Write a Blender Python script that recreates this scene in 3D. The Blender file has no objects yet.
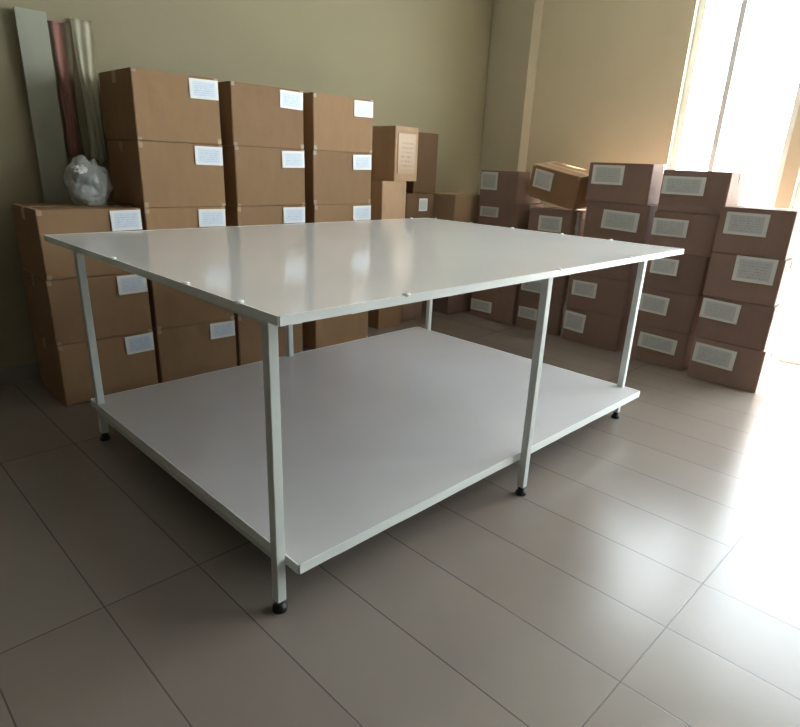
import bpy, bmesh, math, random
from mathutils import Vector, Matrix, noise
random.seed(7)
R = math.radians
C = bpy.context.scene.collection
scene = bpy.context.scene

# ------------------------------------------------------------------ materials
def new_mat(name):
    m = bpy.data.materials.new(name); m.use_nodes = True
    nt = m.node_tree
    return m, nt, nt.nodes['Principled BSDF']

def N(nt, kind, **kw):
    n = nt.nodes.new(kind)
    for k, v in kw.items():
        if k in n.inputs: n.inputs[k].default_value = v
        else: setattr(n, k, v)
    return n

def ramp(nt, fac, stops):
    r = nt.nodes.new('ShaderNodeValToRGB')
    e = r.color_ramp.elements
    e[0].position, e[0].color = stops[0][0], (*stops[0][1], 1)
    e[1].position, e[1].color = stops[-1][0], (*stops[-1][1], 1)
    for p, c in stops[1:-1]:
        q = e.new(p); q.color = (*c, 1)
    nt.links.new(fac, r.inputs[0])
    return r

def plain(name, col, rough=.5, metal=0, nscale=0, var=.06, bump=0, spec=.5):
    m, nt, b = new_mat(name)
    b.inputs['Roughness'].default_value = rough
    b.inputs['Metallic'].default_value = metal
    b.inputs['Specular IOR Level'].default_value = spec
    if nscale:
        tc = N(nt, 'ShaderNodeTexCoord')
        n = N(nt, 'ShaderNodeTexNoise', Scale=nscale, Detail=5.0)
        nt.links.new(tc.outputs['Object'], n.inputs['Vector'])
        r = ramp(nt, n.outputs['Fac'], [(.3, tuple(c*(1-var) for c in col)), (.7, tuple(min(1, c*(1+var)) for c in col))])
        nt.links.new(r.outputs[0], b.inputs['Base Color'])
        if bump:
            bp = N(nt, 'ShaderNodeBump', Strength=bump, Distance=.004)
            nt.links.new(n.outputs['Fac'], bp.inputs['Height'])
            nt.links.new(bp.outputs[0], b.inputs['Normal'])
    else:
        b.inputs['Base Color'].default_value = (*col, 1)
    return m

def cardboard(name, col):
    m, nt, b = new_mat(name)
    b.inputs['Roughness'].default_value = .72
    b.inputs['Specular IOR Level'].default_value = .25
    tc = N(nt, 'ShaderNodeTexCoord')
    mp = N(nt, 'ShaderNodeMapping'); mp.inputs['Scale'].default_value = (7, 7, 2.5)
    oi = N(nt, 'ShaderNodeObjectInfo')
    add = N(nt, 'ShaderNodeVectorMath', operation='ADD')
    nt.links.new(tc.outputs['Object'], add.inputs[0]); nt.links.new(oi.outputs['Location'], add.inputs[1])
    nt.links.new(add.outputs[0], mp.inputs[0])
    n = N(nt, 'ShaderNodeTexNoise', Scale=2.2, Detail=6.0, Roughness=.6)
    nt.links.new(mp.outputs[0], n.inputs['Vector'])
    r = ramp(nt, n.outputs['Fac'], [(.28, tuple(c*.93 for c in col)), (.72, tuple(c*1.06 for c in col))])
    hs = N(nt, 'ShaderNodeHueSaturation')
    mr = N(nt, 'ShaderNodeMapRange'); mr.inputs[3].default_value = .88; mr.inputs[4].default_value = 1.1
    nt.links.new(oi.outputs['Random'], mr.inputs[0]); nt.links.new(mr.outputs[0], hs.inputs['Value'])
    nt.links.new(r.outputs[0], hs.inputs['Color']); nt.links.new(hs.outputs[0], b.inputs['Base Color'])
    w = N(nt, 'ShaderNodeTexNoise', Scale=9.0, Detail=3.0)
    nt.links.new(tc.outputs['Object'], w.inputs['Vector'])
    bp = N(nt, 'ShaderNodeBump', Strength=.25, Distance=.006)
    nt.links.new(w.outputs['Fac'], bp.inputs['Height']); nt.links.new(bp.outputs[0], b.inputs['Normal'])
    return m

def sticker(name, paper, inner, ink):
    """shipping label: pale border, faintly tinted field with rows of grey print"""
    m, nt, b = new_mat(name)
    b.inputs['Roughness'].default_value = .35
    tc = N(nt, 'ShaderNodeTexCoord'); sp = N(nt, 'ShaderNodeSeparateXYZ')
    nt.links.new(tc.outputs['Generated'], sp.inputs[0])
    def math_(op, a, bb):
        q = N(nt, 'ShaderNodeMath', operation=op)
        for i, v in enumerate((a, bb)):
            if isinstance(v, (int, float)): q.inputs[i].default_value = v
            else: nt.links.new(v, q.inputs[i])
        return q.outputs[0]
    def band(v, lo, hi): return math_('MULTIPLY', math_('GREATER_THAN', v, lo), math_('LESS_THAN', v, hi))
    X, Z = sp.outputs['X'], sp.outputs['Z']
    field = math_('MULTIPLY', band(X, .1, .9), band(Z, .12, .88))
    rows = math_('GREATER_THAN', math_('FRACT', math_('MULTIPLY', Z, 9.0), 0), .62)
    mp = N(nt, 'ShaderNodeMapping'); mp.inputs['Scale'].default_value = (22, 1, 9)
    nt.links.new(tc.outputs['Generated'], mp.inputs[0])
    nz = N(nt, 'ShaderNodeTexNoise', Scale=1.0, Detail=2.0); nt.links.new(mp.outputs[0], nz.inputs['Vector'])
    words = math_('GREATER_THAN', nz.outputs['Fac'], .5)
    inkf = math_('MULTIPLY', math_('MULTIPLY', rows, words), math_('MULTIPLY', band(X, .16, .84), band(Z, .18, .82)))
    m1 = N(nt, 'ShaderNodeMix', data_type='RGBA'); m1.inputs[6].default_value = (*paper, 1); m1.inputs[7].default_value = (*inner, 1)
    nt.links.new(field, m1.inputs[0])
    m2 = N(nt, 'ShaderNodeMix', data_type='RGBA'); m2.inputs[7].default_value = (*ink, 1)
    nt.links.new(math_('MULTIPLY', inkf, .6), m2.inputs[0]); nt.links.new(m1.outputs[2], m2.inputs[6])
    nt.links.new(m2.outputs[2], b.inputs['Base Color'])
    return m

def floor_mat():
    m, nt, b = new_mat('glossy_tiles')
    tc = N(nt, 'ShaderNodeTexCoord')
    mp = N(nt, 'ShaderNodeMapping')
    # tiles: .27 across u, .54 along v ; grout at u = .245 + k*.27, v = -.645 + k*.54
    mp.inputs['Rotation'].default_value = (0, 0, R(90))
    nt.links.new(tc.outputs['Object'], mp.inputs[0])
    br = N(nt, 'ShaderNodeTexBrick', offset=0.0, squash=1.0)
    br.inputs['Scale'].default_value = 1.0
    br.inputs['Brick Width'].default_value = 1.08
    br.inputs['Row Height'].default_value = .27
    br.inputs['Mortar Size'].default_value = .0022
    br.inputs['Mortar Smooth'].default_value = .3
    br.inputs['Bias'].default_value = 0
    br.inputs['Color1'].default_value = (.25, .208, .178, 1)
    br.inputs['Color2'].default_value = (.265, .224, .193, 1)
    br.inputs['Mortar'].default_value = (.12, .10, .09, 1)
    # rot 90: (x,y)->(-y,x): brick X = -v , brick Y = u
    mp.inputs['Location'].default_value = (-.645 + 1.08*20, -.245 + .27*40, 0)
    nt.links.new(mp.outputs[0], br.inputs['Vector'])
    n = N(nt, 'ShaderNodeTexNoise', Scale=3.0, Detail=6.0, Roughness=.65)
    nt.links.new(tc.outputs['Object'], n.inputs['Vector'])
    r = ramp(nt, n.outputs['Fac'], [(.3, (.95, .95, .95)), (.7, (1.03, 1.03, 1.03))])
    mx = N(nt, 'ShaderNodeMix', data_type='RGBA', blend_type='MULTIPLY'); mx.inputs[0].default_value = 1
    nt.links.new(br.outputs['Color'], mx.inputs[6]); nt.links.new(r.outputs[0], mx.inputs[7])
    nt.links.new(mx.outputs[2], b.inputs['Base Color'])
    r2 = ramp(nt, n.outputs['Fac'], [(.3, (.235, .235, .235)), (.75, (.27, .27, .27))])
    nt.links.new(r2.outputs[0], b.inputs['Roughness'])
    bp = N(nt, 'ShaderNodeBump', Strength=.5, Distance=.002); bp.invert = True
    nt.links.new(br.outputs['Fac'], bp.inputs['Height']); nt.links.new(bp.outputs[0], b.inputs['Normal'])
    return m

def glass_mat():
    m = bpy.data.materials.new('window_glass'); m.use_nodes = True
    nt = m.node_tree; nt.nodes.clear()
    o = N(nt, 'ShaderNodeOutputMaterial'); t = N(nt, 'ShaderNodeBsdfTransparent'); g = N(nt, 'ShaderNodeBsdfGlossy', Roughness=.02)
    t.inputs[0].default_value = (.97, .985, .98, 1)
    mx = N(nt, 'ShaderNodeMixShader'); mx.inputs[0].default_value = .06
    nt.links.new(t.outputs[0], mx.inputs[1]); nt.links.new(g.outputs[0], mx.inputs[2]); nt.links.new(mx.outputs[0], o.inputs[0])
    return m

M = dict(
    kraft=cardboard('brown_cardboard', (.335, .20, .105)),
    kraft_red=cardboard('reddish_cardboard', (.30, .195, .155)),
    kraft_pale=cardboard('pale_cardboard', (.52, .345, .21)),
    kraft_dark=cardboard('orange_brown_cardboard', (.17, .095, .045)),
    tape=plain('packing_tape', (.46, .33, .21), .28, nscale=30, var=.1),
    dark_tape=plain('seam_shadow', (.12, .075, .045), .8),
    label=sticker('white_label', (.86, .86, .86), (.70, .78, .88), (.4, .45, .55)),
    label_grey=sticker('grey_label', (.80, .80, .77), (.62, .64, .63), (.35, .35, .35)),
    sketch=sticker('printed_panel', (.55, .37, .235), (.57, .39, .25), (.3, .19, .12)),
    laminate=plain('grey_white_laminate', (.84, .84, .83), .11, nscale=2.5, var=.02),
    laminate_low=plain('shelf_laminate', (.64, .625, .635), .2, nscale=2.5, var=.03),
    edge=plain('white_edge_band', (.88, .92, .89), .3),
    alu=plain('painted_aluminium', (.72, .77, .73), .32, nscale=12, var=.04),
    alu_slot=plain('aluminium_slot', (.32, .35, .34), .4),
    rubber=plain('black_rubber', (.012, .012, .013), .5),
    steel=plain('steel_bolt', (.5, .5, .5), .3, metal=1),
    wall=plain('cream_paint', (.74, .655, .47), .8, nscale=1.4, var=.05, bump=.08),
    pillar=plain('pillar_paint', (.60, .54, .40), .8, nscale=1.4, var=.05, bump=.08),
    wall_shaded=plain('shaded_cream_paint', (.34, .295, .185), .8, nscale=1.4, var=.05, bump=.08),  # same cream paint, with the back wall's shade put into the colour
    wall_dim=plain('low_bounce_brown', (.20, .16, .11), .8, nscale=1.4, var=.05),  # unseen left and front walls, darkened to cut bounced light
    ceiling=plain('ceiling_paint', (.6, .585, .54), .9, nscale=2, var=.02),
    white=plain('white_frame', (.8, .82, .82), .35),
    board=plain('grey_green_board', (.36, .365, .285), .6, nscale=3, var=.12),
    plastic=plain('grey_plastic_film', (.42, .45, .44), .22, nscale=12, var=.25),
    white_film=plain('white_plastic_film', (.66, .66, .62), .3, nscale=14, var=.15),
    paper=plain('cream_paper', (.85, .80, .62), .6, nscale=6, var=.08),
    skirt=plain('skirting_tile', (.26, .23, .2), .4, nscale=5, var=.06),
    concrete=plain('terrace_concrete', (.6, .58, .55), .8, nscale=3, var=.08),
    floor=floor_mat(), glass=glass_mat())

def cloth_mat():
    m, nt, b = new_mat('brown_pink_cloth')
    b.inputs['Roughness'].default_value = .85
    tc = N(nt, 'ShaderNodeTexCoord')
    sp = N(nt, 'ShaderNodeSeparateXYZ'); nt.links.new(tc.outputs['Generated'], sp.inputs[0])
    n = N(nt, 'ShaderNodeTexNoise', Scale=5.0, Detail=4.0); nt.links.new(tc.outputs['Generated'], n.inputs['Vector'])
    a = N(nt, 'ShaderNodeMath', operation='MULTIPLY_ADD'); a.inputs[1].default_value = .3
    nt.links.new(n.outputs['Fac'], a.inputs[0]); nt.links.new(sp.outputs['X'], a.inputs[2])
    r = ramp(nt, a.outputs[0], [(.28, (.2, .16, .10)), (.42, (.60, .30, .25)), (.72, (.62, .32, .26)), (.88, (.24, .19, .12)), (1.0, (.24, .19, .12))])
    nt.links.new(r.outputs[0], b.inputs['Base Color'])
    return m
M['cloth'] = cloth_mat()

# ------------------------------------------------------------------ mesh helpers
def bx(bm, x0, x1, y0, y1, z0, z1, mi=0):
    vs = [bm.verts.new((x, y, z)) for x in (x0, x1) for y in (y0, y1) for z in (z0, z1)]
    for f in ((0, 1, 3, 2), (4, 6, 7, 5), (0, 4, 5, 1), (2, 3, 7, 6), (0, 2, 6, 4), (1, 5, 7, 3)):
        bm.faces.new([vs[i] for i in f]).material_index = mi
    return vs

def cyl(bm, cx, cy, z0, z1, r0, r1=None, n=20):
    r1 = r0 if r1 is None else r1
    g = bmesh.ops.create_cone(bm, cap_ends=True, segments=n, radius1=r0, radius2=r1, depth=z1-z0,
                              matrix=Matrix.Translation((cx, cy, (z0+z1)/2)))
    return g['verts']

def obj(name, bm, mats, parent=None, bevel=0, smooth=False):
    bmesh.ops.recalc_face_normals(bm, faces=bm.faces[:])
    if bevel:
        bmesh.ops.bevel(bm, geom=[e for e in bm.edges], offset=bevel, segments=2, affect='EDGES', profile=.6)
    me = bpy.data.meshes.new(name); bm.to_mesh(me); bm.free()
    o = bpy.data.objects.new(name, me); C.objects.link(o)
    for m in (mats if isinstance(mats, (list, tuple)) else [mats]): me.materials.append(m)
    if smooth:
        for p in me.polygons: p.use_smooth = True
    if parent: o.parent = parent
    return o

def tag(o, label, cat, group=None):
    o['label'] = label; o['category'] = cat
    if group: o['group'] = group
    return o

def thing(name, label, cat, loc, rz=0, group=None):
    o = bpy.data.objects.new(name, None); C.objects.link(o)
    o.empty_display_size = .1
    o.location = loc; o.rotation_euler = (0, 0, rz)
    return tag(o, label, cat, group)

def struct(name, bm, m, bevel=0):
    o = obj(name, bm, m, None, bevel); o['kind'] = 'structure'; return o

# ------------------------------------------------------------------ room
XL, XR, YF, YB, ZC = -9.5, 3.87, -8.5, 2.45, 2.95
T = .2
bm = bmesh.new(); bx(bm, XL-T, XR+T, YF-T, YB+T, -.1, 0); struct('floor', bm, M['floor'])
bm = bmesh.new(); bx(bm, XL-T, XR+T, YF-T, YB+T, ZC, ZC+.15); struct('ceiling', bm, M['ceiling'])
bm = bmesh.new(); bx(bm, XL-T, XR+T, YB, YB+T, 0, ZC); struct('wall_back', bm, M['wall_shaded'])
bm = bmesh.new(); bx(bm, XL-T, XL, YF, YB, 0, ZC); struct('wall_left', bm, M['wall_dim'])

# window wall on the right
ZT = 2.75
holes = [(.12, .86, .8, ZT), (-1.5, .03, 0, ZT), (-3.5, -1.9, 1.15, ZT)]
bm = bmesh.new()
ys = [YF] + sorted([h[0] for h in holes] + [h[1] for h in holes]) + [YB]
for i in range(0, len(ys), 2): bx(bm, XR, XR+T, ys[i], ys[i+1], 0, ZC)
for (a, b, z0, z1) in holes:
    if z0 > 0: bx(bm, XR, XR+T, a, b, 0, z0)
    bx(bm, XR, XR+T, a, b, z1, ZC)
struct('wall_right', bm, M['wall'])
# front wall behind the camera
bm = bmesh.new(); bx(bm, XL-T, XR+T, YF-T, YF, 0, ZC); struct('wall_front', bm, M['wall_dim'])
# pillar in the far corner
bm = bmesh.new(); bx(bm, 3.75, XR, 2.05, YB, 0, ZC); struct('trim_1', bm, M['pillar'], .004)
bm = bmesh.new(); bx(bm, XL, 3.75, YB-.012, YB, 0, .09); struct('baseboard_back', bm, M['skirt'])
bm = bmesh.new(); bx(bm, XR-.012, XR, .03, 2.05, 0, .09); struct('baseboard_right', bm, M['skirt'])
bm = bmesh.new(); bx(bm, XL, XL+.012, YF, YB-.012, 0, .09); struct('baseboard_left', bm, M['skirt'])
bm = bmesh.new(); bx(bm, XR+T, XR+6, -6, 6, -.16, -.06); struct('terrace', bm, M['concrete'])

def glazing(name, y0, y1, z0, z1, mull, door=False):
    """frame with mullions in the right wall; panes and handle are its parts"""
    x0, x1 = XR+.05, XR+.11; w = .045
    bm = bmesh.new()
    bx(bm, x0, x1, y0, y1, z1-w, z1); bx(bm, x0, x1, y0, y1, z0, z0+w)
    bx(bm, x0, x1, y0, y0+w, z0+w, z1-w); bx(bm, x0, x1, y1-w, y1, z0+w, z1-w)
    for m in mull: bx(bm, x0+.005, x1-.005, m-.018, m+.018, z0+w, z1-w)
    f = obj(name, bm, M['white']); f['kind'] = 'structure'
    edges = [y0+w] + [v for m in mull for v in (m-.018, m+.018)] + [y1-w]
    for i in range(0, len(edges), 2):
        bm = bmesh.new(); bx(bm, x0+.025, x0+.031, edges[i], edges[i+1], z0+w, z1-w)
        obj('pane', bm, M['glass'], f)
    if door:
        bm = bmesh.new(); bx(bm, x0-.03, x0, mull[0]+.03, mull[0]+.05, .95, 1.1); obj('door_handle', bm, M['steel'], f, .004)
    if z0 > .1:
        bm = bmesh.new(); bx(bm, XR-.03, XR+.05, y0+.001, y1-.001, z0-.0, z0+.02); obj('window_sill', bm, M['white'], f)
glazing('window_1', .12, .86, .8, ZT, [.58])
glazing('door_1', -1.5, .03, 0, ZT, [-.74], True)
glazing('window_2', -3.5, -1.9, 1.15, ZT, [-2.7])
# ------------------------------------------------------------------ the cutting table
H = .85
LU, LV = 2.147, 1.57
t = thing('cutting_table', 'large white cutting table with a grey-white top, low shelf and slim square legs', 'table', (0, 0, 0))
bm = bmesh.new(); bx(bm, .003, LU-.003, .003, LV-.003, H-.02, H); obj('tabletop', bm, M['laminate'], t, .0012)
# pale edge banding round the top, a little uneven
def edge_band(name, x0, x1, y0, y1, z0, z1, parent, th=.004):
    bm = bmesh.new()
    n = 40
    def strip(a, b, nx, ny):
        pts = []
        for i in range(n+1):
            k = i/n
            j = noise.noise(Vector((k*23+a[0]*5, a[1]*7, z0)))*.0016
            pts.append((a[0]+(b[0]-a[0])*k+nx*j, a[1]+(b[1]-a[1])*k+ny*j, j))
        rings = []
        for (x, y, j) in pts:
            r = [bm.verts.new(q) for q in ((x, y, z0), (x+nx*th, y+ny*th, z0), (x+nx*th, y+ny*th, z1+.0006+j*.4), (x, y, z1+.0006+j*.4))]
            rings.append(r)
        for p, q in zip(rings, rings[1:]):
            for i in range(4): bm.faces.new((p[i], p[(i+1) % 4], q[(i+1) % 4], q[i]))
        bm.faces.new(rings[0]); bm.faces.new(rings[-1][::-1])
    strip((x0, y0), (x1, y0), 0, -1); strip((x1, y0), (x1, y1), 1, 0)
    strip((x1, y1), (x0, y1), 0, 1); strip((x0, y1), (x0, y0), -1, 0)
    return obj(name, bm, M['edge'], parent)
edge_band('edge_band', .003, LU-.003, .003, LV-.003, H-.021, H, t)
# small joint clips and tape knots sitting on the rim
clips = [(1.10, .0), (.38, .0), (1.62, .0), (LU, .35), (LU, .62), (LU, .93), (LU, 1.22), (LU, 1.5), (2.0, LV), (1.55, LV), (0, .42), (0, .9), (0, .16)]
for (x, y) in clips:
    bm = bmesh.new()
    g = bmesh.ops.create_icosphere(bm, subdivisions=2, radius=.011)
    for v in bm.verts:
        k = 1 + .3*noise.noise(v.co*150 + Vector((x*9, y*9, 0)))
        v.co = Vector((v.co.x*k, v.co.y*k, v.co.z*.45*k))
    o = obj('rim_clip', bm, M['edge'], t, smooth=True)
    o.location = (min(max(x, .004), LU-.004), min(max(y, .004), LV-.004), H+.001)

ZS = .168
S0, S1, T0, T1 = .072, 2.082, .05, 1.548
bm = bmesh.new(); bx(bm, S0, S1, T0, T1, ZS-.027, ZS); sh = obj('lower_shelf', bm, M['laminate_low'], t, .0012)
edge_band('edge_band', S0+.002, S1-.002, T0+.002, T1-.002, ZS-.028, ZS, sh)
legs = [(.05, .113), (.086, 1.479), (1.075, .029), (2.072, .144), (1.078, 1.534), (2.10, 1.47)]
def leg(x, y):
    w = .014
    # square tube with a shallow slot on each visible face
    prof = []
    for a in range(4):
        c, s = round(math.cos(a*math.pi/2)), round(math.sin(a*math.pi/2))
        for (px, py) in ((w, -w+.002), (w, 0), (w, w-.002)):
            prof.append((px*c-py*s, px*s+py*c))
    bm = bmesh.new()
    z0, z1 = .034, H-.0205
    lo = [bm.verts.new((px, py, z0)) for px, py in prof]; hi = [bm.verts.new((px, py, z1)) for px, py in prof]
    n = len(prof)
    for i in range(n):
        f = bm.faces.new((lo[i], lo[(i+1) % n], hi[(i+1) % n], hi[i]))
    bm.faces.new(lo[::-1]); bm.faces.new(hi)
    l = obj('leg', bm, [M['alu'], M['alu_slot']], t); l.location = (x, y, 0)
    bm = bmesh.new(); cyl(bm, 0, 0, .018, .036, .006, n=12); obj('levelling_screw', bm, M['steel'], l)
    bm = bmesh.new(); cyl(bm, 0, 0, 0, .012, .021, .020); cyl(bm, 0, 0, .012, .022, .019, .012); cyl(bm, 0, 0, .022, .0335, .0125, .0125)
    obj('rubber_foot', bm, M['rubber'], l)
for q in legs: leg(*q)
def rail(name, a, b, z0, z1, w=.011):
    a, b = Vector((*a, 0)), Vector((*b, 0)); d = (b-a).normalized(); a += d*.0145; b -= d*.0145
    n = Vector((-d.y, d.x, 0))*w
    bm = bmesh.new()
    vs = [bm.verts.new((p.x, p.y, z)) for z in (z0, z1) for p in (a-n, b-n, b+n, a+n)]
    for f in ((0, 3, 2, 1), (4, 5, 6, 7), (0, 1, 5, 4), (1, 2, 6, 5), (2, 3, 7, 6), (3, 0, 4, 7)): bm.faces.new([vs[i] for i in f])
    obj(name, bm, M['alu'], t, .001)
for i, j in ((0, 1), (2, 4), (3, 5)):
    rail('top_rail', legs[i], legs[j], H-.048, H-.0205)
    if i: rail('shelf_rail', legs[i], legs[j], ZS-.05, ZS-.0285, .0135)
bm = bmesh.new(); bx(bm, .0685, .09, .128, 1.464, ZS-.048, ZS-.0285); obj('shelf_rail', bm, M['alu'], t, .001)
for yy in (.24, 1.38):
    bm = bmesh.new(); bx(bm, .09, 2.06, yy-.01, yy+.01, H-.06, H-.0485); obj('long_rail', bm, M['alu'], t)

# ------------------------------------------------------------------ cartons
def carton(w, d, h, loc, rz, label, mat='kraft', lab=None, group=None, tabs=True, labmat='label', rot=None, gap_tape=True, name='cardboard_box', rough=1.0):
    """closed carton, front face towards local -y, origin at the middle of its base"""
    o = thing(name, label, 'box', loc, rz, group)
    if rot: o.rotation_euler = rot
    # body: slightly bulged faces, eased edges
    bm = bmesh.new()
    bmesh.ops.create_cube(bm, size=1)
    bmesh.ops.subdivide_edges(bm, edges=bm.edges[:], cuts=5, use_grid_fill=True)
    sd = Vector((random.random()*50, random.random()*50, random.random()*50))
    e = .0015
    for v in bm.verts:
        c = v.co.copy()*2
        p = Vector((c.x*(w/2-e), c.y*(d/2-e), (c.z+1)*h/2))
        j = noise.noise_vector(c*1.3+sd)*.0025*rough
        k = (1-min(1, abs(c.x)**4))*(1-min(1, abs(c.z)**4))
        p.y += (1 if c.y > .99 else -1 if c.y < -.99 else 0)*(-.0025*k) + j.y*k
        k2 = (1-min(1, abs(c.y)**4))*(1-min(1, abs(c.z)**4))
        if abs(c.x) > .99: p.x -= math.copysign(.0025*k2, c.x)
        if c.z > .99: p.z -= .0012+.002*(1-abs(c.y))*(1-abs(c.x))
        if c.z < -.99: p.z += .0002
        v.co = p
    sharp = [ed for ed in bm.edges if len(ed.link_faces) == 2 and ed.link_faces[0].normal.angle(ed.link_faces[1].normal) > 1]
    bmesh.ops.bevel(bm, geom=sharp, offset=.0035, segments=2, affect='EDGES')
    obj('carton_body', bm, M[mat], o, smooth=False)
    # tape over the flap seam, and tape along both ends folded on to the front
    def ribbon(name, pts, wdir, w0, w1):
        bm = bmesh.new(); th = .0005; row = []
        for p in pts:
            row.append([bm.verts.new((p[0], w0, p[1]) if wdir == 'y' else (w0, p[0], p[1])),
                        bm.verts.new((p[0], w1, p[1]) if wdir == 'y' else (w1, p[0], p[1]))])
        for p, q in zip(row, row[1:]): bm.faces.new((p[0], p[1], q[1], q[0]))
        bmesh.ops.recalc_face_normals(bm, faces=bm.faces[:])
        bmesh.ops.solidify(bm, geom=bm.faces[:], thickness=th)
        obj(name, bm, M['tape'], o)
    e = .0008
    ribbon('seam_tape', [(-w/2-e, h-.055), (-w/2-e, h-.006), (-w/2+.006, h+e-.001), (w/2-.006, h+e-.001), (w/2+e, h-.006), (w/2+e, h-.055)], 'y', -.022, .022)
    if tabs:
        for sx in (-1, 1):
            xa, xb = sorted((sx*(w/2-.004), sx*(w/2-.024)))
            l1, l2 = .014+random.random()*.018, .010+random.random()*.018
            ribbon('edge_tape', [(-d/2-e, h-l1), (-d/2-e, h-.006), (-d/2+.006, h+e-.001), (d/2-.006, h+e-.001)], 'x', xa, xb)
            ribbon('edge_tape', [(-d/2-e, .003), (-d/2-e, l2)], 'x', xa, xb)
    if lab:
        lx, lz, lw, lh, *tilt = lab       # centre x, centre z, width, height
        bm = bmesh.new(); bx(bm, -lw/2, lw/2, -.0012, .0012, -lh/2, lh/2)
        s = obj('shipping_label', bm, M[labmat], o); s.location = (lx, -d/2-.0008, lz)
        if tilt: s.rotation_euler = (0, R(tilt[0]), 0)
    return o

DEP = .385; VF = 1.949; hL = .3033
order5 = ['bottom carton', 'second carton up', 'middle carton', 'fourth carton up', 'topmost carton']
def left_stack(u0, u1, n, words, where, g):
    for k in range(n):
        a, b = (u0, u1) if not isinstance(u0, (list, tuple)) else (u0[k], u1[k])
        w = b-a; j = random.uniform(-.004, .004)
        lw, lh = (.14, .092) if n == 3 else (.15 if u1 is not None else .15, .088)
        lz = hL-.012-lh/2 if n != 3 else hL-.008-lh/2
        lx = w/2-.006-lw/2
        carton(w, DEP, hL, ((a+b)/2+j, VF+DEP/2+random.uniform(0, .006), k*hL), R(random.uniform(-.25, .25)),
               '%s %s' % (words[k], where), 'kraft', (lx, lz, lw, lh, random.uniform(-1.5, 1.5)), g)
G1 = 'tall brown cartons stacked along the back wall'
left_stack(.078, .532, 3, ['brown carton at the base', 'brown carton in the middle', 'brown carton on top'], 'of the low stack at the far left', G1)
wd = ['brown carton on the floor, lowest', 'brown carton second from the floor', 'brown carton third from the floor', 'brown carton fourth from the floor', 'brown carton at the very top']
left_stack([.552, .552, .548, .548, .548], [1.002, 1.000, .98, .985, .98], 5, wd, 'of the wide stack beside the low far-left stack', G1)
left_stack([1.018, 1.02, 1.045, 1.05, 1.05], [1.47, 1.475, 1.497, 1.50, 1.50], 5, wd, 'of the tall stack between two dark gaps', G1)
left_stack([1.56]*5, [2.015, 2.02, 2.02, 2.02, 2.02], 5, wd, 'of the rightmost tall stack along the back wall', G1)

# right-hand row: fronts face -u
GR = 'labelled cartons in the row under the window wall'
def right_stack(v_left, v_right, h, n, front, words, where, labs, dep=.34, mat='kraft_red', jit=.006, ref=3.2):
    K = (front+.6759)/(ref+.6759)
    V = lambda v: -1.0242+(v+1.0242)*K
    Z = lambda z: 1.156+(z-1.156)*K
    for k in range(n):
        a = v_left[k] if isinstance(v_left, list) else v_left
        b = v_right[k] if isinstance(v_right, list) else v_right
        a, b = V(a), V(b); w = a-b
        lab = None
        if labs[k]:
            la, lb, zt, zb, *tl = labs[k]; la, lb, zt, zb = V(la), V(lb), Z(zt), Z(zb)           # v of the label's left and right edge, z top and bottom
            lab = ((a+b)/2-(la+lb)/2, (zt+zb)/2-k*h, la-lb, zt-zb, *(tl or [0]))
        carton(w, dep, h, (front+dep/2+random.uniform(0, jit), (a+b)/2, k*h), R(-90+random.uniform(-.6, .6)),
               '%s %s' % (words[k], where), mat, lab, GR, False, 'label_grey')
w5 = ['brown carton on the floor', 'brown carton second from the floor', 'brown carton halfway up', 'brown carton next to the top', 'brown carton on top']
# E: below the pillar
right_stack(2.01, [1.58, 1.58, 1.60, 1.63, 1.66], .228, 5, 3.2, w5, 'of the stack in front of the corner pillar',
            [(2.0, 1.79, .14, .05), (1.99, 1.79, .37, .28), (1.99, 1.79, .6, .51), (1.985, 1.81, .875, .80), (2.0, 1.845, 1.128, 1.00)])
# D: carries the tilted carton
w4 = ['brown carton on the floor', 'brown carton second from the floor', 'brown carton third from the floor', 'upright carton directly under the tilted one']
right_stack([1.55, 1.55, 1.55, 1.53], [1.17, 1.17, 1.18, 1.18], .224, 4, 3.2, w4, 'in the stack with the tilted carton',
            [(1.53, 1.36, .165, .08), (1.53, 1.33, .40, .29), (1.52, 1.34, .64, .55), (1.44, 1.25, .85, .745)], mat='kraft_red')
# A
right_stack([1.13, 1.13, 1.12, 1.08, 1.10], [.70, .69, .69, .64, .665], .244, 5, 3.17, w5, 'of the stack just left of the bright window',
            [(1.13, .965, .205, .07, 3), (1.1, .915, .435, .33), (1.07, .88, .70, .60), (.95, .70, .925, .805, 2), (1.07, .85, 1.205, 1.085)])
# B
right_stack([.625, .625, .625, .61, .60], [.25, .25, .24, .225, .205], .238, 5, 3.12, w5, 'of the stack rising in front of the window',
            [(.56, .31, .17, .07, 2), (.60, .415, .425, .31, 2), (.57, .40, .665, .565), (.605, .39, .905, .80), (.59, .34, 1.155, 1.05)])
# C
right_stack([.18, .185, .19, .19], [-.215, -.2, -.195, -.19], .252, 4, 3.05, ['brown carton on the floor', 'brown carton second from the floor', 'brown carton third from the floor', 'pale-lit brown carton on top'],
            'of the nearest stack at the right edge', [(.165, -.07, .21, .09, 2), (.21-.03, -.03, .48, .365, 2), (.05, -.16, .75, .61), (.15, -.07, .98, .86)], mat='kraft_red', ref=3.09)

# tilted carton resting across the D stack and its neighbour
ti = carton(.40, .28, .225, (3.345, 1.372, .953), 0, 'tilted brown carton with a square grey label, lying askew on its stack', 'kraft', (-.09, .14, .155, .125, 0), None, True, 'label_grey')
ti.rotation_euler = Matrix.Rotation(R(-90), 3, 'Z').to_4x4().to_euler()
ti.rotation_mode = 'QUATERNION'
q = Matrix.Rotation(R(-90), 3, 'Z') @ Matrix.Rotation(R(11), 3, 'Y') @ Matrix.Rotation(R(6), 3, 'X')
ti.rotation_quaternion = q.to_quaternion()

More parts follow.
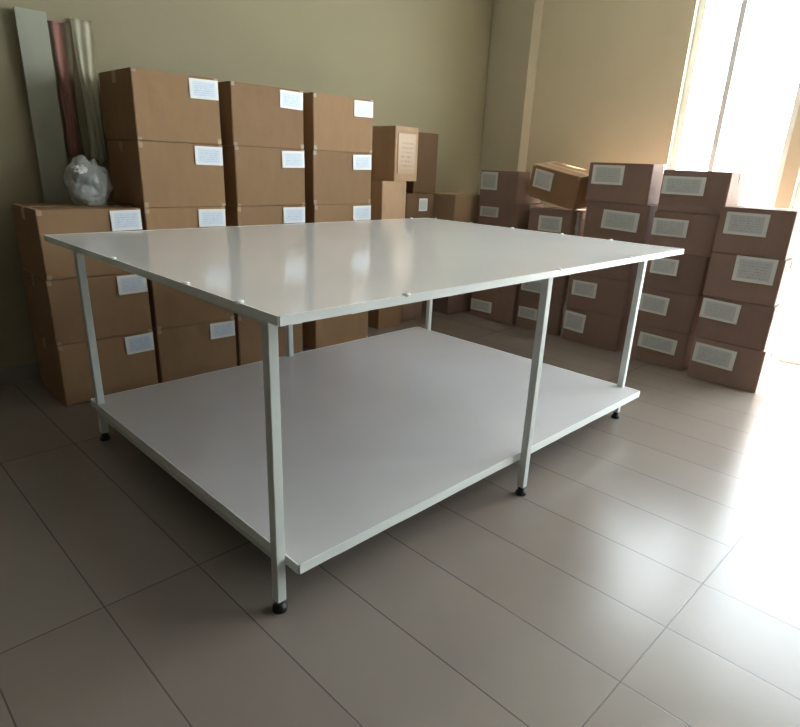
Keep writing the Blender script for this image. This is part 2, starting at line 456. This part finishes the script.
# cartons behind, between the brown stacks and the row
GM = 'odd cartons standing in the far corner'
def mid(u0, u1, v0, v1, z0, z1, label, mat, lab=None, rz=0, labmat='label_grey'):
    return carton(u1-u0, v1-v0, z1-z0, ((u0+u1)/2, (v0+v1)/2, z0), R(rz), label, mat, lab, GM, False, labmat)
mid(2.25, 2.49, 2.10, 2.42, 0, .35, 'narrow tan carton on the floor below the two pale-fronted cartons', 'kraft')
mid(2.25, 2.49, 2.10, 2.42, .35, .70, 'narrow tan carton hidden mostly by the tabletop, second from the floor beside the brown stacks', 'kraft')
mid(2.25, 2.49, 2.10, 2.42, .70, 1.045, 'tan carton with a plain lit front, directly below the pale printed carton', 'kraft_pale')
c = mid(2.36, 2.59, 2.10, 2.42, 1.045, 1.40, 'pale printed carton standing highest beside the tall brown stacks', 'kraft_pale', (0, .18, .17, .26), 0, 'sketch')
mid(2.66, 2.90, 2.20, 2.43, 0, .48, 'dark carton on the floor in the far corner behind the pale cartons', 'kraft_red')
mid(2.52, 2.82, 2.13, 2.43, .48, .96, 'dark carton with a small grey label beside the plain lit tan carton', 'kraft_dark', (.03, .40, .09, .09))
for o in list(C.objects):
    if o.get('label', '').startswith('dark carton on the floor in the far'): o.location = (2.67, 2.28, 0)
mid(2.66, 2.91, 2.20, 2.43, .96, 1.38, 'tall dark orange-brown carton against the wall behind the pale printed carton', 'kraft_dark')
for k, zz in enumerate((0, .317, .634)):
    mid(3.03, 3.36, 2.10, 2.43, zz, zz+.317, ['brown carton on the floor', 'middle brown carton', 'brown carton coloured as if lit, on top'][k]+' of the low stack left of the pillar', 'kraft_red' if k < 2 else 'kraft_pale')  # top carton gets the paler board, a lit front put into its colour

# ------------------------------------------------------------------ clutter at the far left
def rock(name, r, sx, sy, sz, mat, loc, label, cat, seed=0, amp=.35, freq=9, sub=5):
    bm = bmesh.new(); bmesh.ops.create_icosphere(bm, subdivisions=sub, radius=1)
    for v in bm.verts:
        n = v.co.normalized(); s = Vector((seed*3.1, seed*1.7, seed))
        k = 1 + amp*(abs(noise.noise(n*freq*.25+s))*1.3 + .5*abs(noise.noise(n*freq*.6+s)) + .25*abs(noise.noise(n*freq*1.6+s))) - amp*.45
        v.co = Vector((n.x*sx, n.y*sy, n.z*sz))*k
    zmin = -sz*.8
    for v in bm.verts: v.co.z = max(v.co.z, zmin) - zmin
    o = obj(name, bm, mat, smooth=True); o.location = loc
    return tag(o, label, cat)
bag = rock('plastic_bag', .1, .095, .075, .115, M['plastic'], (.385, 2.17, 3*hL), 'crumpled grey plastic bag lying on top of the low far-left carton stack', 'bag', 2, .28, 6)
kn = rock('tied_end', .1, .035, .03, .02, M['white_film'], (-.05, -.05, .145), 'cream tied end of the bag', '', 5, .5, 11, 4)
kn.parent = bag; del kn['category']

bm = bmesh.new(); bx(bm, .245, .375, 2.40, 2.418, 0, 1.75)
tag(obj('board', bm, M['board'], bevel=.002), 'grey-green board standing upright against the wall behind the low stack', 'board')
# cloth hanging on the wall
def hanging(name, x0, x1, z0, z1, y, mat, amp, waves, label, cat, th=.006, slant=0):
    bm = bmesh.new(); nx, nz = 40, 30; g = []
    for i in range(nx+1):
        col = []
        for j in range(nz+1):
            a, b = i/nx, j/nz
            x = x0+(x1-x0)*a + slant*(1-b) + .008*math.sin(b*5+a*3)
            z = z0+(z1-z0)*b + (.012*math.sin(a*9) if j == 0 else 0)
            yy = y + amp*math.sin(a*waves*2*math.pi+b*1.5)*(1-.5*b)
            col.append(bm.verts.new((x, yy, z)))
        g.append(col)
    for i in range(nx):
        for j in range(nz): bm.faces.new((g[i][j], g[i+1][j], g[i+1][j+1], g[i][j+1]))
    geo = bmesh.ops.solidify(bm, geom=bm.faces[:], thickness=th)
    o = obj(name, bm, mat, smooth=True)
    return tag(o, label, cat)
hanging('hanging_cloth', .385, .468, 1.12, 1.72, 2.415, M['cloth'], .008, 2, 'brown and dull pink cloth hanging on the wall above the plastic bag', 'cloth')
hanging('cream_curtain', .495, .578, 1.11, 1.75, 2.425, M['paper'], .008, 2.5, 'narrow cream curtain strip hanging beside the brown and pink cloth', 'curtain')

# crumpled film between the tilted carton's stack and its neighbour
def crumple(name, cx, cy, z0, z1, w, label):
    bm = bmesh.new(); nx, nz = 14, 26; g = []
    for i in range(nx+1):
        col = []
        for j in range(nz+1):
            a, b = i/nx, j/nz
            p = Vector((a*4, b*7, 2.3))
            col.append(bm.verts.new((cx+.016*noise.noise(p), cy+w*(a-.5)*(.7+.5*abs(noise.noise(Vector((0, b*5, 9)))))+.012*noise.noise(p*2), z0+(z1-z0)*b)))
        g.append(col)
    for i in range(nx):
        for j in range(nz): bm.faces.new((g[i][j], g[i+1][j], g[i+1][j+1], g[i][j+1]))
    bmesh.ops.solidify(bm, geom=bm.faces[:], thickness=.003)
    return tag(obj(name, bm, M['white_film']), label, 'wrapping')
crumple('plastic_film', 3.225, 1.143, 0, .893, .02, 'crumpled white plastic film tucked between the tilted carton and the stack to its right')

# ------------------------------------------------------------------ light
w = bpy.data.worlds.new('overcast_daylight'); scene.world = w; w.use_nodes = True
bg = w.node_tree.nodes['Background']; bg.inputs[0].default_value = (.86, .94, 1.0, 1); bg.inputs[1].default_value = 7.0
def portal(name, loc, rot, sx, sy):
    l = bpy.data.lights.new(name, 'AREA'); l.shape = 'RECTANGLE'; l.size = sx; l.size_y = sy
    l.cycles.is_portal = True
    o = bpy.data.objects.new(name, l); C.objects.link(o); o.location = loc; o.rotation_euler = rot
for (a, b, z0, z1) in holes:
    portal('window_daylight', (XR+.16, (a+b)/2, (z0+z1)/2), (0, R(90), 0), z1-z0, b-a)
sl = bpy.data.lights.new('sun', 'SUN'); sl.energy = 20; sl.angle = R(1.5); sl.color = (1, .98, .94)
so = bpy.data.objects.new('sun', sl); C.objects.link(so)
so.rotation_euler = Vector((-.385, .5, -.95)).to_track_quat('-Z', 'Y').to_euler()
so.location = (6, -3, 5)

# ------------------------------------------------------------------ camera
f, pitch, roll, yaw, cx, cy, cz = 595.835, .3516, .0423, .7765, -.6759, -1.0242, 1.156
fw = Vector((math.cos(yaw)*math.cos(pitch), math.sin(yaw)*math.cos(pitch), -math.sin(pitch)))
r = fw.cross(Vector((0, 0, 1))).normalized(); u = r.cross(fw)
r2 = r*math.cos(roll)+u*math.sin(roll); u2 = -r*math.sin(roll)+u*math.cos(roll)
cd = bpy.data.cameras.new('camera'); cam = bpy.data.objects.new('camera', cd); C.objects.link(cam)
cam.matrix_world = Matrix(((r2.x, u2.x, -fw.x, cx), (r2.y, u2.y, -fw.y, cy), (r2.z, u2.z, -fw.z, cz), (0, 0, 0, 1)))
cd.sensor_width = 36; cd.lens = f/800*36; cd.shift_y = 19.5/800; cd.clip_start = .02
scene.camera = cam
vs = scene.view_settings
vs.view_transform = 'Standard'; vs.look = 'None'; vs.gamma = 1; vs.exposure = 1.2; vs.use_curve_mapping = False
